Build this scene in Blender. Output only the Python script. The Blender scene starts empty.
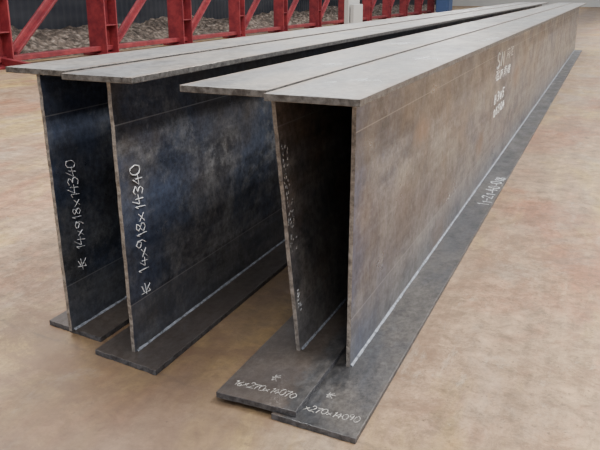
import bpy, bmesh, math, random
from mathutils import Vector
random.seed(7)
S=bpy.context.scene
def coll(o): S.collection.objects.link(o); return o

# ---------------------------------------------------------------- node helpers
class NT:
    def __init__(s,name):
        s.m=bpy.data.materials.new(name); s.m.use_nodes=True
        s.t=s.m.node_tree; s.n=s.t.nodes; s.l=s.t.links
        s.b=s.n['Principled BSDF']
        s.tc=s.n.new('ShaderNodeTexCoord')
    def link(s,a,b): s.l.new(a,b)
    def map(s,scale=(1,1,1),loc=(0,0,0),rot=(0,0,0)):
        n=s.n.new('ShaderNodeMapping'); n.inputs['Scale'].default_value=scale
        n.inputs['Location'].default_value=loc; n.inputs['Rotation'].default_value=rot
        s.link(s.tc.outputs['Object'],n.inputs['Vector']); return n.outputs['Vector']
    def noise(s,vec,scale,detail=4,rough=.55,dist=0):
        n=s.n.new('ShaderNodeTexNoise'); n.inputs['Scale'].default_value=scale
        n.inputs['Detail'].default_value=detail; n.inputs['Roughness'].default_value=rough
        n.inputs['Distortion'].default_value=dist
        s.link(vec,n.inputs['Vector']); return n.outputs['Fac']
    def ramp(s,fac,stops):
        n=s.n.new('ShaderNodeValToRGB'); e=n.color_ramp.elements
        while len(e)<len(stops): e.new(.5)
        for i,(p,c) in enumerate(stops):
            e[i].position=p; e[i].color=(c,c,c,1) if isinstance(c,(int,float)) else (*c,1)
        s.link(fac,n.inputs['Fac']); return n.outputs['Color']
    def mix(s,fac,a,b,mode='MIX'):
        n=s.n.new('ShaderNodeMix'); n.data_type='RGBA'; n.blend_type=mode
        for v,i in ((fac,0),(a,6),(b,7)):
            if isinstance(v,(int,float)): n.inputs[i].default_value=v if i==0 else (v,v,v,1)
            elif isinstance(v,tuple): n.inputs[i].default_value=(*v,1)
            else: s.link(v,n.inputs[i])
        return n.outputs[2]
    def math(s,op,a,b=0,c=None):
        n=s.n.new('ShaderNodeMath'); n.operation=op
        for i,v in enumerate((a,b,c)):
            if v is None: continue
            if isinstance(v,(int,float)): n.inputs[i].default_value=v
            else: s.link(v,n.inputs[i])
        return n.outputs[0]
    def sep(s):
        n=s.n.new('ShaderNodeSeparateXYZ'); s.link(s.tc.outputs['Object'],n.inputs[0]); return n.outputs
    def bump(s,h,st=.3,d=.01):
        n=s.n.new('ShaderNodeBump'); n.inputs['Strength'].default_value=st; n.inputs['Distance'].default_value=d
        s.link(h,n.inputs['Height']); s.link(n.outputs[0],s.b.inputs['Normal'])
    def col(s,c): 
        if isinstance(c,tuple): s.b.inputs['Base Color'].default_value=(*c,1)
        else: s.link(c,s.b.inputs['Base Color'])
    def rough(s,c):
        if isinstance(c,(int,float)): s.b.inputs['Roughness'].default_value=c
        else: s.link(c,s.b.inputs['Roughness'])
    def metal(s,v): s.b.inputs['Metallic'].default_value=v

def web_mat(name,blue,brown,grey,seed,mid=.5,y0=2.,scuff=.5,flake=.7,blue_refl=.75,stains=()):
    t=NT(name)
    v=t.map((1,.55,1),(seed,seed*2,0))
    big=t.ramp(t.noise(v,2.0,7,.6,.5),[(mid-.10,0),(mid+.12,1)])
    c=t.mix(big,blue,brown)
    z=t.sep()[2]; y=t.sep()[1]
    g=t.noise(t.map((1,.8,1.1),(seed+5,1,3)),3.2,10,.75,.4)
    g=t.math('ADD',g,t.math('MULTIPLY_ADD',z,-.16,.07))
    c=t.mix(t.ramp(g,[(.46,0),(.58,.85)]),c,grey)
    dk=t.ramp(t.noise(t.map((1,.7,1),(seed,9,2)),5.5,10,.78,.2),[(.53,0),(.60,flake)])
    c=t.mix(dk,c,tuple(k*.33 for k in blue))
    near=t.ramp(t.math('SUBTRACT',y,y0),[(0,blue_refl),(.6,0)])
    nn=t.ramp(t.noise(t.map((1,.8,.8),(seed,3,8)),4,6,.6),[(.38,0),(.56,1)])
    c=t.mix(t.math('MULTIPLY',near,nn),c,(.06,.088,.165))  # bluish reflection towards the front end, painted into the base colour
    lg=t.ramp(t.noise(t.map((1,.10,7),(2,seed,3)),3,5,.6),[(.4,.8),(.65,1.2)])
    c=t.mix(.9,c,lg,'MULTIPLY')
    vs_=t.ramp(t.noise(t.map((1,9,.7),(2,seed,6)),2.2,6,.7,.2),[(.4,.78),(.62,1.25)])
    c=t.mix(.35,c,vs_,'MULTIPLY')
    fi=t.ramp(t.noise(t.map((1,1,1),(2,seed,9)),38,6,.8),[(.38,.6),(.62,1.35)])
    c=t.mix(.85,c,fi,'MULTIPLY')
    sc=t.ramp(t.noise(t.map((1,1.3,1.3),(seed,5,1)),10,10,.88,.6),[(.57,0),(.64,scuff)])
    c=t.mix(sc,c,(.34,.335,.335))
    for sy,sz,r in stains:
        dy=t.math('DIVIDE',t.math('SUBTRACT',y,sy),r*2.2); dz=t.math('DIVIDE',t.math('SUBTRACT',z,sz),r)
        d=t.math('SQRT',t.math('ADD',t.math('MULTIPLY',dy,dy),t.math('MULTIPLY',dz,dz)))
        d=t.math('ADD',d,t.math('MULTIPLY',t.math('SUBTRACT',t.noise(t.map(),12,7,.75),.5),1.4))
        c=t.mix(t.ramp(d,[(.3,.55),(1,0)]),c,(.20,.115,.065))
    for zz,w,a in ((.80,.002,.5),(.19,.0022,.5)):
        d=t.math('LESS_THAN',t.math('ABSOLUTE',t.math('SUBTRACT',z,zz)),w)
        c=t.mix(t.math('MULTIPLY',d,a),c,(.38,.38,.40))
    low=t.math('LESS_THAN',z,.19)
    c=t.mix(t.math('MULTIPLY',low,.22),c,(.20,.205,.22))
    t.col(c); t.metal(.55)
    t.rough(t.ramp(t.noise(v,6,7,.7),[(.3,.25),(.7,.52)]))
    t.bump(t.noise(t.map(),60,5,.7),.12,.004)
    return t.m
def flange_mat(name,a,b,seed,x0,x1,rust=(.24,.12,.06),amt=.8):
    t=NT(name)
    v=t.map((1,.5,1),(seed,seed,0))
    c=t.mix(t.ramp(t.noise(v,3.5,9,.7,.5),[(.42,0),(.58,1)]),a,b)
    sp=t.ramp(t.noise(t.map((1,.7,1),(seed,4,4)),45,6,.8),[(.35,.55),(.65,1.4)])
    c=t.mix(1,c,sp,'MULTIPLY')
    dk=t.ramp(t.noise(t.map((1,.6,1),(seed,7,2)),6,9,.78,.3),[(.52,0),(.62,.65)])
    c=t.mix(dk,c,tuple(k*.45 for k in a))
    x=t.sep()[0]
    d=t.math('DIVIDE',t.math('ABSOLUTE',t.math('SUBTRACT',x,(x0+x1)/2)),(x1-x0)/2)
    e=t.math('ADD',d,t.math('MULTIPLY',t.math('SUBTRACT',t.noise(t.map((2,1.2,1),(seed,1,1)),4,8,.75),.5),1.3))
    c=t.mix(t.ramp(e,[(.76,0),(1.05,amt)]),c,rust)
    sc=t.ramp(t.noise(t.map((2,1,1),(seed,5,1)),7,10,.85,.4),[(.57,0),(.66,.45)])
    c=t.mix(sc,c,tuple(min(1,k*2.0) for k in a))
    t.col(c); t.metal(.35)
    t.rough(t.ramp(t.noise(v,9,6,.7),[(.3,.28),(.7,.52)]))
    t.bump(t.noise(t.map(),70,5,.7),.15,.004)
    return t.m
def edge_mat(name,a,b,metal=.3):
    t=NT(name)
    c=t.mix(t.ramp(t.noise(t.map((1,1,1)),45,6,.7,.3),[(.38,0),(.62,1)]),a,b)
    t.col(c); t.metal(metal); t.rough(.5)
    t.bump(t.noise(t.map(),120,4,.7),.4,.004)
    return t.m
M_webA=web_mat('mill_scale_web_a',(.070,.082,.112),(.092,.085,.082),(.19,.195,.205),1.3,.53,1.99,.3,.6,.65)
M_webB=web_mat('mill_scale_web_b',(.070,.084,.120),(.105,.094,.088),(.21,.213,.22),4.1,.53,1.93,.4,.6,.7)
M_webC=web_mat('mill_scale_web_c',(.17,.17,.18),(.30,.22,.16),(.35,.33,.31),7.7,.52,2.1,.6,.5,.3)
M_webD=web_mat('mill_scale_web_d',(.110,.118,.145),(.175,.145,.122),(.235,.232,.235),2.9,.54,2.1,.5,.5,.8,
   ((3.47,.07,.10),(3.0,.66,.08),(4.6,.3,.10),(6.3,.55,.14)))
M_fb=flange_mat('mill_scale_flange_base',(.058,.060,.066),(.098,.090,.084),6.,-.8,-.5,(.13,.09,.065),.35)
M_edge=edge_mat('torch_cut_edge',(.30,.275,.25),(.11,.098,.09))
M_edged=edge_mat('dark_cut_edge',(.11,.11,.12),(.035,.035,.04))
M_edge2=edge_mat('flange_cut_edge',(.15,.145,.14),(.045,.04,.038))
M_weld=edge_mat('weld_bead',(.40,.43,.50),(.13,.14,.16))
t=NT('chalk'); t.col(t.mix(t.ramp(t.noise(t.map(),130,3,.8),[(.38,0),(.55,1)]),(.38,.40,.43),(.84,.87,.90))); t.rough(.95); M_chalk=t.m
t=NT('chalk_faint'); t.col(t.mix(t.ramp(t.noise(t.map(),160,3,.8),[(.4,0),(.6,1)]),(.22,.21,.20),(.66,.64,.60))); t.rough(.95); M_faint=t.m
t=NT('stencil_paint'); t.col((.85,.86,.84)); t.rough(.8); M_label=t.m

# floor
t=NT('concrete_floor')
g=t.map()
x,y,z=t.sep()
big=t.ramp(t.noise(g,.55,6,.65,.5),[(.38,0),(.62,1)])
c=t.mix(big,(.36,.215,.112),(.48,.325,.18))
lane=t.ramp(t.math('ADD',x,t.math('MULTIPLY',t.noise(g,1.2,5,.6),.6)),[(0,0),(.6,1)])
c=t.mix(t.math('MULTIPLY',t.math('SUBTRACT',1,lane),.5),c,(.28,.195,.14))
red=t.ramp(t.noise(t.map((1,.5,1),(4,9,0)),1.0,8,.7,.8),[(.48,0),(.62,.75)])
c=t.mix(red,c,(.31,.125,.06))
yel=t.ramp(t.noise(t.map((1,.5,1),(14,3,0)),.9,7,.68,.6),[(.48,0),(.62,.7)])
c=t.mix(yel,c,(.50,.36,.11))
gr=t.ramp(t.noise(t.map((1,.6,1),(3,13,0)),1.1,8,.7,.6),[(.52,0),(.62,.5)])
c=t.mix(gr,c,(.33,.27,.21))
st=t.ramp(t.noise(t.map((6,.5,1)),1.3,9,.75,.3),[(.38,.66),(.62,1.18)])
c=t.mix(.6,c,st,'MULTIPLY')
fine=t.ramp(t.noise(g,11,12,.86,.3),[(.38,.42),(.60,1.28)])
c=t.mix(.9,c,fine,'MULTIPLY')
dirt=t.ramp(t.noise(t.map((1,1,1),(1,7,0)),1.5,12,.8,.8),[(.50,0),(.60,.75)])
c=t.mix(dirt,c,(.19,.11,.065))
wht=t.ramp(t.noise(t.map((1,.5,1),(8,2,0)),3.6,10,.82,.5),[(.57,0),(.68,.5)])
c=t.mix(wht,c,(.56,.47,.36))
spk=t.ramp(t.noise(t.map((1,1,1),(5,5,0)),45,4,.7),[(.60,0),(.68,.7)])
c=t.mix(spk,c,(.10,.07,.05))
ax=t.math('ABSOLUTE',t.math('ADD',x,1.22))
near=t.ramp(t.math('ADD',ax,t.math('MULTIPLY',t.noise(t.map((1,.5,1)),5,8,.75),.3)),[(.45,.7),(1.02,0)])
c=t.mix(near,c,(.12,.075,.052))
wob=t.math('MULTIPLY',t.math('SUBTRACT',t.noise(g,6,5,.7),.5),.11)
ln=t.math('ABSOLUTE',t.math('ADD',t.math('ADD',t.math('MULTIPLY_ADD',x,.165,y),-1.655),wob))
crack=t.ramp(ln,[(0,1.),(.004,.8),(.010,0)])
brk=t.ramp(t.noise(g,9,5,.8),[(.40,.1),(.6,1)])
c=t.mix(t.math('MULTIPLY',t.math('MULTIPLY',crack,.65),brk),c,(.09,.065,.05))
band=t.ramp(ln,[(0,1.),(.10,0)])
c=t.mix(t.math('MULTIPLY',band,.2),c,(.2,.14,.10))
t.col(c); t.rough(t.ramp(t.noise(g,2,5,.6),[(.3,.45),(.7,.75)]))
t.bump(t.mix(.5,t.noise(g,30,7,.7),t.noise(g,4,4,.6)),.3,.01)
M_floor=t.m

# ---------------------------------------------------------------- geometry helpers
def mesh_obj(name,verts,faces,mats,fm=None,parent=None,bevel=0,smooth=False):
    me=bpy.data.meshes.new(name); me.from_pydata(verts,[],faces); 
    for m in mats: me.materials.append(m)
    if fm:
        for p,i in zip(me.polygons,fm): p.material_index=i
    me.update()
    bm=bmesh.new(); bm.from_mesh(me); bmesh.ops.recalc_face_normals(bm,faces=bm.faces); bm.to_mesh(me); bm.free()
    o=coll(bpy.data.objects.new(name,me))
    if parent: o.parent=parent
    if bevel:
        b=o.modifiers.new('bev','BEVEL'); b.width=bevel; b.segments=2; b.limit_method='ANGLE'
    if smooth:
        for p in me.polygons: p.use_smooth=True
    return o
HEX=[(0,1,2,3),(4,7,6,5),(0,4,5,1),(1,5,6,2),(2,6,7,3),(3,7,4,0)]
def plate(name,x0,x1,yl,yr,ye,z0,z1,mats,parent,tilt=0):
    n=14; vs=[];fs=[];fm=[]
    for i in range(n+1):
        f=i/n; x=x0+(x1-x0)*f; y=yl+(yr-yl)*f+(random.uniform(-.0018,.0018) if 0<i<n else 0)
        dz=tilt*(f-.5)
        vs+=[(x,y,z0+dz),(x,y,z1+dz),(x,ye,z0+dz),(x,ye,z1+dz)]
    for i in range(n):
        a=i*4;b=a+4
        fs+=[(a,b,b+1,a+1),(a+1,b+1,b+3,a+3),(a+2,a+3,b+3,b+2),(a,a+2,b+2,b)]; fm+=[1,0,1,0]
    fs+=[(0,1,3,2),(n*4,n*4+2,n*4+3,n*4+1)]; fm+=[1,1]
    return mesh_obj(name,vs,fs,mats,fm,parent,.0015)
def web(name,xb,xt,yb,yt,ye,z0,z1,th,mats,parent):
    n=26; vs=[];fs=[];fm=[]
    for i in range(n+1):
        f=i/n; x=xb+(xt-xb)*f; z=z0+(z1-z0)*f; y=yb+(yt-yb)*f+random.uniform(-.0018,.0018)
        vs+=[(x-th/2,y,z),(x+th/2,y,z),(x-th/2,ye,z),(x+th/2,ye,z)]
    for i in range(n):
        a=i*4;b=a+4
        fs+=[(a,a+1,b+1,b),(a+1,a+3,b+3,b+1),(a+3,a+2,b+2,b+3),(a+2,a,b,b+2)]; fm+=[1,0,1,0]
    fs+=[(0,2,3,1),(n*4,n*4+1,n*4+3,n*4+2)]; fm+=[0,0]
    return mesh_obj(name,vs,fs,mats,fm,parent,.001)
def weld(name,x,y0,y1,z,sx,sz,parent,r=.006):
    n=200; vs=[];fs=[]
    for i in range(n+1):
        f=(i/n)**1.7; y=y0+(y1-y0)*f; q=r*random.uniform(.7,1.25)
        vs+=[(x,y,z),(x+sx*q,y,z),(x+sx*q*.6,y,z+sz*q*.6),(x,y,z+sz*q)]
    for i in range(n):
        a=i*4;b=a+4
        fs+=[(a+1,b+1,b+2,a+2),(a+2,b+2,b+3,a+3)]
    return mesh_obj(name,vs,fs,[M_weld],None,parent,0,True)

F={
'0':[[(.3,1),(.08,.8),(.03,.45),(.12,.1),(.3,0),(.5,.15),(.57,.5),(.5,.85),(.3,1)]],
'1':[[(.15,.78),(.3,1),(.26,0)]],
'2':[[(.05,.78),(.2,1),(.45,.95),(.5,.7),(.3,.35),(.02,.03),(.3,.08),(.6,.02)]],
'3':[[(.05,.88),(.3,1),(.5,.82),(.4,.6),(.2,.52),(.45,.45),(.52,.2),(.3,0),(.02,.1)]],
'4':[[(.35,1),(.02,.35),(.6,.4)],[(.42,.72),(.36,0)]],
'5':[[(.5,1),(.15,.97),(.1,.6),(.4,.6),(.5,.3),(.3,.02),(.03,.08)]],
'6':[[(.45,1),(.15,.65),(.05,.3),(.2,0),(.45,.08),(.48,.35),(.25,.45),(.08,.3)]],
'7':[[(.03,.95),(.55,1),(.3,.5),(.2,0)]],
'8':[[(.5,.88),(.28,1),(.1,.82),(.2,.58),(.45,.38),(.48,.12),(.25,0),(.05,.18),(.15,.42),(.42,.65),(.5,.88)]],
'9':[[(.5,.8),(.3,1),(.08,.82),(.12,.58),(.35,.52),(.5,.8),(.45,.35),(.3,0)]],
'x':[[(.08,.62),(.48,.15)],[(.46,.65),(.06,.12)]],
'-':[[(.08,.45),(.45,.48)]],
'A':[[(.0,0),(.28,1),(.55,0)],[(.1,.38),(.46,.38)]],
'S':[[(.5,.88),(.3,1),(.08,.82),(.15,.58),(.45,.42),(.5,.15),(.28,0),(.02,.12)]],
'N':[[(.05,0),(.08,1),(.5,0),(.53,1)]],
'H':[[(.05,0),(.05,1)],[(.5,0),(.5,1)],[(.05,.5),(.5,.5)]],
'L':[[(.22,1),(.2,.05),(.42,.2)],[(.0,.5),(.75,.6)],[(.62,.95),(.28,.68)],[(.3,.5),(.7,.0)]],
'K':[[(.0,.85),(.8,.88)],[(.4,1),(.4,.7)],[(.1,.65),(.7,.65),(.68,.45),(.12,.43),(.1,.65)],[(.05,.3),(.75,.32),(.72,0)],[(.05,.3),(.05,0)]],
'Q':[[(.0,.9),(.3,.9),(.3,.6),(.02,.6),(.0,.3),(.3,.32),(.22,0)],[(.45,.9),(.78,.9),(.78,.65),(.45,.65),(.45,.9)],[(.6,.65),(.6,.02)],[(.4,.02),(.85,.05)],[(.42,.35),(.8,.35)]],
' ':[]}
def write(name,txt,org,du,dv,h,parent,thick=.0022,adv=None,jit=.03,mat=None,smooth=True,sx=1):
    cu=bpy.data.curves.new(name,'CURVE'); cu.dimensions='3D'; cu.bevel_depth=thick; cu.bevel_resolution=1; cu.use_fill_caps=True
    du=Vector(du).normalized(); dv=Vector(dv).normalized(); org=Vector(org); x=0
    for ch in txt:
        up=random.uniform(-.09,.09); hh=random.uniform(.82,1.12)
        for st in F[ch]:
            sp=cu.splines.new('NURBS' if (smooth and len(st)>2 and ch not in 'KQNAH') else 'POLY')
            if sp.type=='NURBS': sp.order_u=3; sp.use_endpoint_u=True
            sp.points.add(len(st)-1)
            for i,(a,b) in enumerate(st):
                p=org+du*(x+sx*(a+random.uniform(-jit,jit)+b*.08))*h+dv*(b*hh+up+random.uniform(-jit,jit))*h
                sp.points[i].co=(*p,1); sp.points[i].radius=random.uniform(.5,1.2)
        w={'1':.5,'L':.95,'K':1.0,'Q':1.0,'-':.55}.get(ch,.72)
        x+=w if adv is None else w*adv
    cu.materials.append(mat or M_chalk)
    o=coll(bpy.data.objects.new(name,cu)); o.parent=parent; return o
def scrib(name,paths,parent,thick=.0018,mat=None):
    cu=bpy.data.curves.new(name,'CURVE'); cu.dimensions='3D'; cu.bevel_depth=thick
    for st in paths:
        sp=cu.splines.new('POLY'); sp.points.add(len(st)-1)
        for i,p in enumerate(st): sp.points[i].co=(*p,1); sp.points[i].radius=random.uniform(.4,1.1)
    cu.materials.append(mat or M_chalk); o=coll(bpy.data.objects.new(name,cu)); o.parent=parent; return o
def empty(name,loc=(0,0,0)):
    e=bpy.data.objects.new(name,None); e.empty_display_size=.2; coll(e); return e

# ---------------------------------------------------------------- the four beams
YE=16.9
def beam(name,bf,tf,wb,z0,webm,seed,edge=M_edge,tilt=0):
    e=empty(name); T=.019
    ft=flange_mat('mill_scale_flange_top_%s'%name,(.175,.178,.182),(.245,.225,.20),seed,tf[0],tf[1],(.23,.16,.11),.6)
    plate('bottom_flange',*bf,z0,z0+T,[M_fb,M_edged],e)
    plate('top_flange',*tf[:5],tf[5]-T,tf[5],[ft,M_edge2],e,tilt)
    web('web',wb[0],wb[1],wb[2],wb[3],wb[4],z0+T,tf[5]-T,.014,[webm,edge],e)
    for s in (-1,1):
        weld('weld_bottom_%s'%('l' if s<0 else 'r'),wb[0]+s*.007,wb[2]+.01,wb[4]-.05,z0+T,s,1,e)
        weld('weld_top_%s'%('l' if s<0 else 'r'),wb[1]+s*.007,wb[3]+.01,wb[4]-.05,tf[5]-T,s,-1,e,.006)
    return e
A=beam('steel_i_beam',(-1.844,-1.574,2.035,1.985,YE+.2),(-1.881,-1.611,2.0,1.97,YE+.2,.960),(-1.709,-1.746,1.99,2.0,YE+.1),0,M_webA,3.)
B=beam('steel_i_beam.001',(-1.535,-1.258,1.90,1.85,YE),(-1.556,-1.286,1.885,1.865,YE,.962),(-1.400,-1.421,1.935,1.935,YE),0,M_webB,5.)
C=beam('steel_i_beam.002',(-.995,-.727,1.775,1.762,YE+.1),(-1.087,-.817,1.80,1.785,YE+.1,.957),(-.865,-.950,2.12,2.11,YE),.0195,M_webC,8.)
D=beam('steel_i_beam.003',(-.802,-.532,1.755,1.725,YE),(-.811,-.547,1.755,1.74,YE,.953),(-.683,-.680,2.108,2.108,YE),0,M_webD,11.)

def lean(xb,xt): return Vector(((xt-xb),0,.92)).normalized()
write('chalk_marks','L 14x918x14340',(-1.709+.0035,2.115,.225),lean(-1.709,-1.746),(0,-1,0),.054,A,.0014,.78,.055)
write('chalk_marks','L 14x918x14340',(-1.400+.006,2.055,.195),lean(-1.400,-1.421),(0,-1,0),.058,B,.0015,.82,.055)
write('chalk_marks','16x270x14070',(-.970,1.835,.0385),(1,-.03,0),(0,1,0),.032,C,.0009,.80,.04,M_faint)
write('chalk_marks','L',(-.875,1.905,.0385),(1,0,0),(0,1,0),.036,C,.0009,None,.04,M_faint)
write('chalk_marks','x270x14090',(-.724,1.81,.019),(1,-.03,0),(0,1,0),.031,D,.0009,.80,.04,M_faint)
write('chalk_marks','L',(-.69,1.90,.019),(1,0,0),(0,1,0),.036,D,.0009,None,.04,M_faint)
write('chalk_flange_number','11-21-40-018',(-.545,4.25,.019),(0,1,0),(-1,0,0),.065,D,.0024,1.55,sx=1.5)
xw=-.683+.0077
write('stencil_code','SN',(xw,5.08,.715),(0,1,0),(0,0,1),.105,D,.0075,2.7,sx=2.3,mat=M_label)
write('stencil_code','KQ',(xw,5.58,.735),(0,1,0),(0,0,1),.08,D,.0042,2.6,sx=2.3,mat=M_label)
write('stencil_code','QKKQ',(xw,5.10,.625),(0,1,0),(0,0,1),.07,D,.0036,2.8,sx=2.3,mat=M_label)
write('stencil_code','H345',(xw,5.12,.475),(0,1,0),(0,0,1),.062,D,.0036,2.8,sx=2.3,mat=M_label)
write('stencil_code','05504',(xw,5.12,.39),(0,1,0),(0,0,1),.055,D,.0036,2.8,sx=2.1,mat=M_label)
def label(name,y0,y1,z0,z1,par):
    vs=[];fs=[]
    n=16
    for i in range(n+1):
        y=y0+(y1-y0)*i/n
        vs+=[(xw+.0005,y,z0+random.uniform(-.006,.006)),(xw+.0005,y,z1+random.uniform(-.006,.006))]
    for i in range(n):
        if i%5!=3: fs.append((2*i,2*i+2,2*i+3,2*i+1))
    mesh_obj(name,vs,fs,[M_label],None,par)
label('stencil_bar',5.10,5.92,.562,.594,D)
scrib('chalk_layout_lines',[[(xw-.0004,2.62,.60),(xw-.0004,2.66,.64),(xw-.0004,2.70,.60)],[(xw-.0004,2.66,.66),(xw-.0004,2.67,.52)],
  [(xw-.0004,3.9,.33),(xw-.0004,3.92,.20)],[(xw-.0004,2.9,.30),(xw-.0004,3.02,.36)]],D,.0008,M_faint)
zt=.9532
scrib('chalk_scribbles',[[(-.70,2.12,zt),(-.66,2.17,zt),(-.67,2.10,zt),(-.62,2.15,zt),(-.60,2.11,zt)],
 [(-.72,2.9,zt),(-.66,3.0,zt),(-.69,2.85,zt),(-.62,2.95,zt),(-.6,2.87,zt)],[(-.75,2.03,zt),(-.72,2.06,zt)],
 [(-.64,4.0,zt),(-.6,4.2,zt),(-.63,4.25,zt),(-.58,4.4,zt)]],D,.0013)
scrib('chalk_scribbles',[[(-.93,2.5,.9572),(-.90,2.56,.9572),(-.91,2.48,.9572),(-.87,2.54,.9572)],[(-1.0,3.6,.9572),(-.92,3.75,.9572),(-.95,3.6,.9572),(-.88,3.7,.9572)]],C,.0012)
sc=[]
for i in range(60):
    z=.38+.36*random.random(); f=(z-.04)/.9; x=-.865-.085*f+.0072
    y=2.125+.05*random.random()**1.6; dz=random.uniform(.003,.012)
    sc.append([(x,y,z),(x-.085*dz/.9,y+random.uniform(-.006,.012),z+dz)])
for i in range(16):
    z=.17+.08*random.random(); f=(z-.04)/.9; x=-.865-.085*f+.0072
    y=2.13+.03*random.random(); sc.append([(x,y,z),(x,y+.010,z+.004)])
scrib('chalk_scratches',sc,C,.0007)

# ---------------------------------------------------------------- floor and shell
def quadgrid(name,x0,x1,y0,y1,z,mat):
    return mesh_obj(name,[(x0,y0,z),(x1,y0,z),(x1,y1,z),(x0,y1,z),(x0,y0,z-.2),(x1,y0,z-.2),(x1,y1,z-.2),(x0,y1,z-.2)],HEX,[mat])
quadgrid('floor',-20,16,-8,62,0,M_floor)
t=NT('dark_sheet_wall')
xx,yy,zz=t.sep()
wv=t.math('SINE',t.math('MULTIPLY',yy,25))
c=t.mix(t.ramp(t.noise(t.map((1,.2,1)),1.2,4),[(.4,0),(.6,1)]),(.008,.010,.018),(.026,.028,.036))
t.col(c); t.rough(.85); t.bump(wv,.5,.03); M_navy=t.m
t=NT('pale_wall'); t.col(t.mix(t.noise(t.map(),1.5),(.55,.56,.55),(.7,.7,.68))); t.rough(.9); M_pale=t.m
def box(name,x0,x1,y0,y1,z0,z1,mat,parent=None,bev=0):
    return mesh_obj(name,[(x0,y0,z0),(x1,y0,z0),(x1,y1,z0),(x0,y1,z0),(x0,y0,z1),(x1,y0,z1),(x1,y1,z1),(x0,y1,z1)],HEX,[mat],None,parent,bev)
box('wall_left',-13.2,-12.9,-8,62,0,6,M_navy)
box('wall_back',-13.2,16,62,62.3,0,6,M_pale)

t=NT('gravel')
vo=t.n.new('ShaderNodeTexVoronoi'); vo.inputs['Scale'].default_value=8; t.link(t.map(),vo.inputs['Vector'])
vc=t.ramp(vo.outputs['Distance'],[(.1,1.),(.7,.22)])
c=t.ramp(t.noise(t.map(),6,8,.85),[(.38,(.09,.066,.052)),(.5,(.26,.20,.16)),(.64,(.62,.51,.43))])
c=t.mix(.85,c,vc,'MULTIPLY')
t.col(c); t.rough(.95); t.bump(t.mix(.5,t.noise(t.map(),14,8,.85),vc),.8,.08); M_grav=t.m
vs=[];fs=[]; nx=26; ny=420
from mathutils import noise as mn
for j in range(ny+1):
    for i in range(nx+1):
        x=-12.88+3.3*i/nx; y=2+48*j/ny
        e=min(1,(nx-i)/8)
        h=(.06+.22*(1-i/nx)+.30*mn.noise(Vector((x*.8,y*.45,0)))+.14*mn.noise(Vector((x*3,y*3,3)))+.08*mn.noise(Vector((x*9,y*9,3))))*e
        vs.append((x,y,max(h,.004)))
for j in range(ny):
    for i in range(nx):
        a=j*(nx+1)+i; fs.append((a,a+1,a+nx+2,a+nx+1))
mesh_obj('gravel_heap',vs,fs,[M_grav],None,None,0,False)

# ---------------------------------------------------------------- red steel rack
t=NT('red_oxide_paint')
c=t.mix(t.ramp(t.noise(t.map(),3.5,8,.75),[(.4,0),(.6,1)]),(.13,.010,.018),(.25,.028,.034))
t.col(c); t.rough(.6); M_red=t.m
rack=empty('red_steel_rack')
XR=-9.2
def hpost(name,x,y,z0,z1,w,par):
    f=.03
    prof=[(-w/2,-w/2),(w/2,-w/2),(w/2,-w/2+f),(f/2,-w/2+f),(f/2,w/2-f),(w/2,w/2-f),(w/2,w/2),(-w/2,w/2),(-w/2,w/2-f),(-f/2,w/2-f),(-f/2,-w/2+f),(-w/2,-w/2+f)]
    n=len(prof)
    vs=[(x+a,y+b,z0) for a,b in prof]+[(x+a,y+b,z1) for a,b in prof]
    fs=[(i,(i+1)%n,(i+1)%n+n,i+n) for i in range(n)]+[tuple(range(n)),tuple(range(n,2*n))]
    return mesh_obj(name,vs,fs,[M_red],None,par)
def strut(name,p,q,w,d,par):
    p=Vector(p);q=Vector(q); a=(q-p).normalized(); s=Vector((1,0,0)); u=a.cross(s).normalized()
    vs=[]
    for c_ in (p,q):
        for sx,su in ((-1,-1),(1,-1),(1,1),(-1,1)): vs.append(tuple(c_+s*sx*d/2+u*su*w/2))
    return mesh_obj(name,vs,HEX,[M_red],None,par,.01)
ys=[6.7+2.9*i for i in range(13)]
for i,y in enumerate(ys):
    w=.40 if i in(1,2,3) else .32
    hpost('post_%d'%i,XR,y,.03,3.2,w,rack)
    box('base_plate_%d'%i,XR-.3,XR+.3,y-.28,y+.28,0,.035,M_red,rack,.005)
    for k,zz in enumerate((.55,1.15)):
        box('stiffener_%d_%d'%(i,k),XR+.016,XR+w/2-.01,y-w/2+.03,y+w/2-.03,zz,zz+.02,M_red,rack)
    if i<12:
        strut('brace_%d'%i,(XR-.1,y+.5,.2),(XR-.1,y+2.7,1.9),.20,.05,rack)
        strut('brace_rib_%d'%i,(XR-.05,y+.5,.2),(XR-.05,y+2.7,1.9),.02,.12,rack)
        strut('brace_hi_%d'%i,(XR-.1,y+.3,3.0),(XR-.1,y+2.7,2.0),.14,.12,rack)
box('bottom_rail',XR-.08,XR+.08,3,42,.08,.17,M_red,rack,.01)
box('top_rail',XR-.15,XR+.15,3,42,3.2,3.5,M_red,rack,.01)
strut('skid_foot',(XR+.2,9.6,.10),(XR+1.6,9.0,.06),.12,.2,rack)

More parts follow.
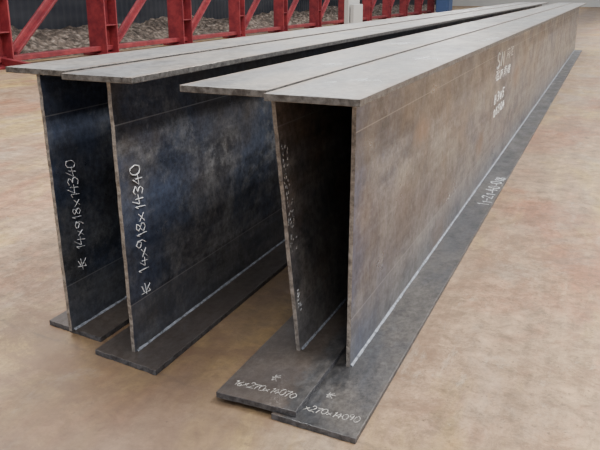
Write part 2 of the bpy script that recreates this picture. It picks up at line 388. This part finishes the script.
pn=empty('painted_panel_stack')
t=NT('white_panel'); t.col((.45,.45,.44)); t.rough(.7); M_w=t.m
t=NT('blue_panel'); t.col((.05,.10,.24)); t.rough(.6); M_b=t.m
box('panel_1',-8.3,-8.15,24.4,25.6,0,.9,M_w,pn,.01)
box('panel_2',-8.12,-8.0,24.5,25.5,0,.75,M_w,pn,.01)
bc=empty('blue_cabinet')
box('body',-8.6,-8.0,40,41.2,.1,1.5,M_b,bc,.02)
box('door',-7.99,-7.96,40.1,41.1,.2,1.4,M_b,bc,.005)
box('plinth',-8.55,-8.05,40.05,41.15,0,.1,M_navy,bc)

# ---------------------------------------------------------------- lights
W=bpy.data.worlds.new('World'); S.world=W; W.use_nodes=True
n=W.node_tree.nodes; l=W.node_tree.links; bg=n['Background']
tc=n.new('ShaderNodeTexCoord'); sp=n.new('ShaderNodeSeparateXYZ'); rp=n.new('ShaderNodeValToRGB')
l.new(tc.outputs['Generated'],sp.inputs[0]); l.new(sp.outputs[2],rp.inputs[0]); l.new(rp.outputs[0],bg.inputs[0])
e=rp.color_ramp.elements; e[0].position=0; e[0].color=(.70,.72,.77,1); e[1].position=.5; e[1].color=(.95,.97,1,1)
bg.inputs[1].default_value=1.05
def area(name,loc,sx,sy,p,col,rot=(0,0,0)):
    L=bpy.data.lights.new(name,'AREA'); L.shape='RECTANGLE'; L.size=sx; L.size_y=sy; L.energy=p; L.color=col
    o=coll(bpy.data.objects.new(name,L)); o.location=loc; o.rotation_euler=rot; return o
for i,(x,y,p) in enumerate(((3,3,900),(3,12,850),(-5,4,650),(-5,14,650),(3,24,800),(-5,26,650),(1.5,-3,520))):
    area('ceiling_lamp' if i==0 else 'ceiling_lamp.%03d'%i,(x,y,7.5),1.2,3,p,(1,.97,.93))

# ---------------------------------------------------------------- camera
cam=bpy.data.cameras.new('camera'); co=coll(bpy.data.objects.new('camera',cam))
cam.sensor_width=36; cam.lens=747/600*36; cam.clip_end=200
co.location=(0,0,1.206); co.rotation_euler=(math.radians(90-17.46),0,math.radians(22.04))
S.camera=co
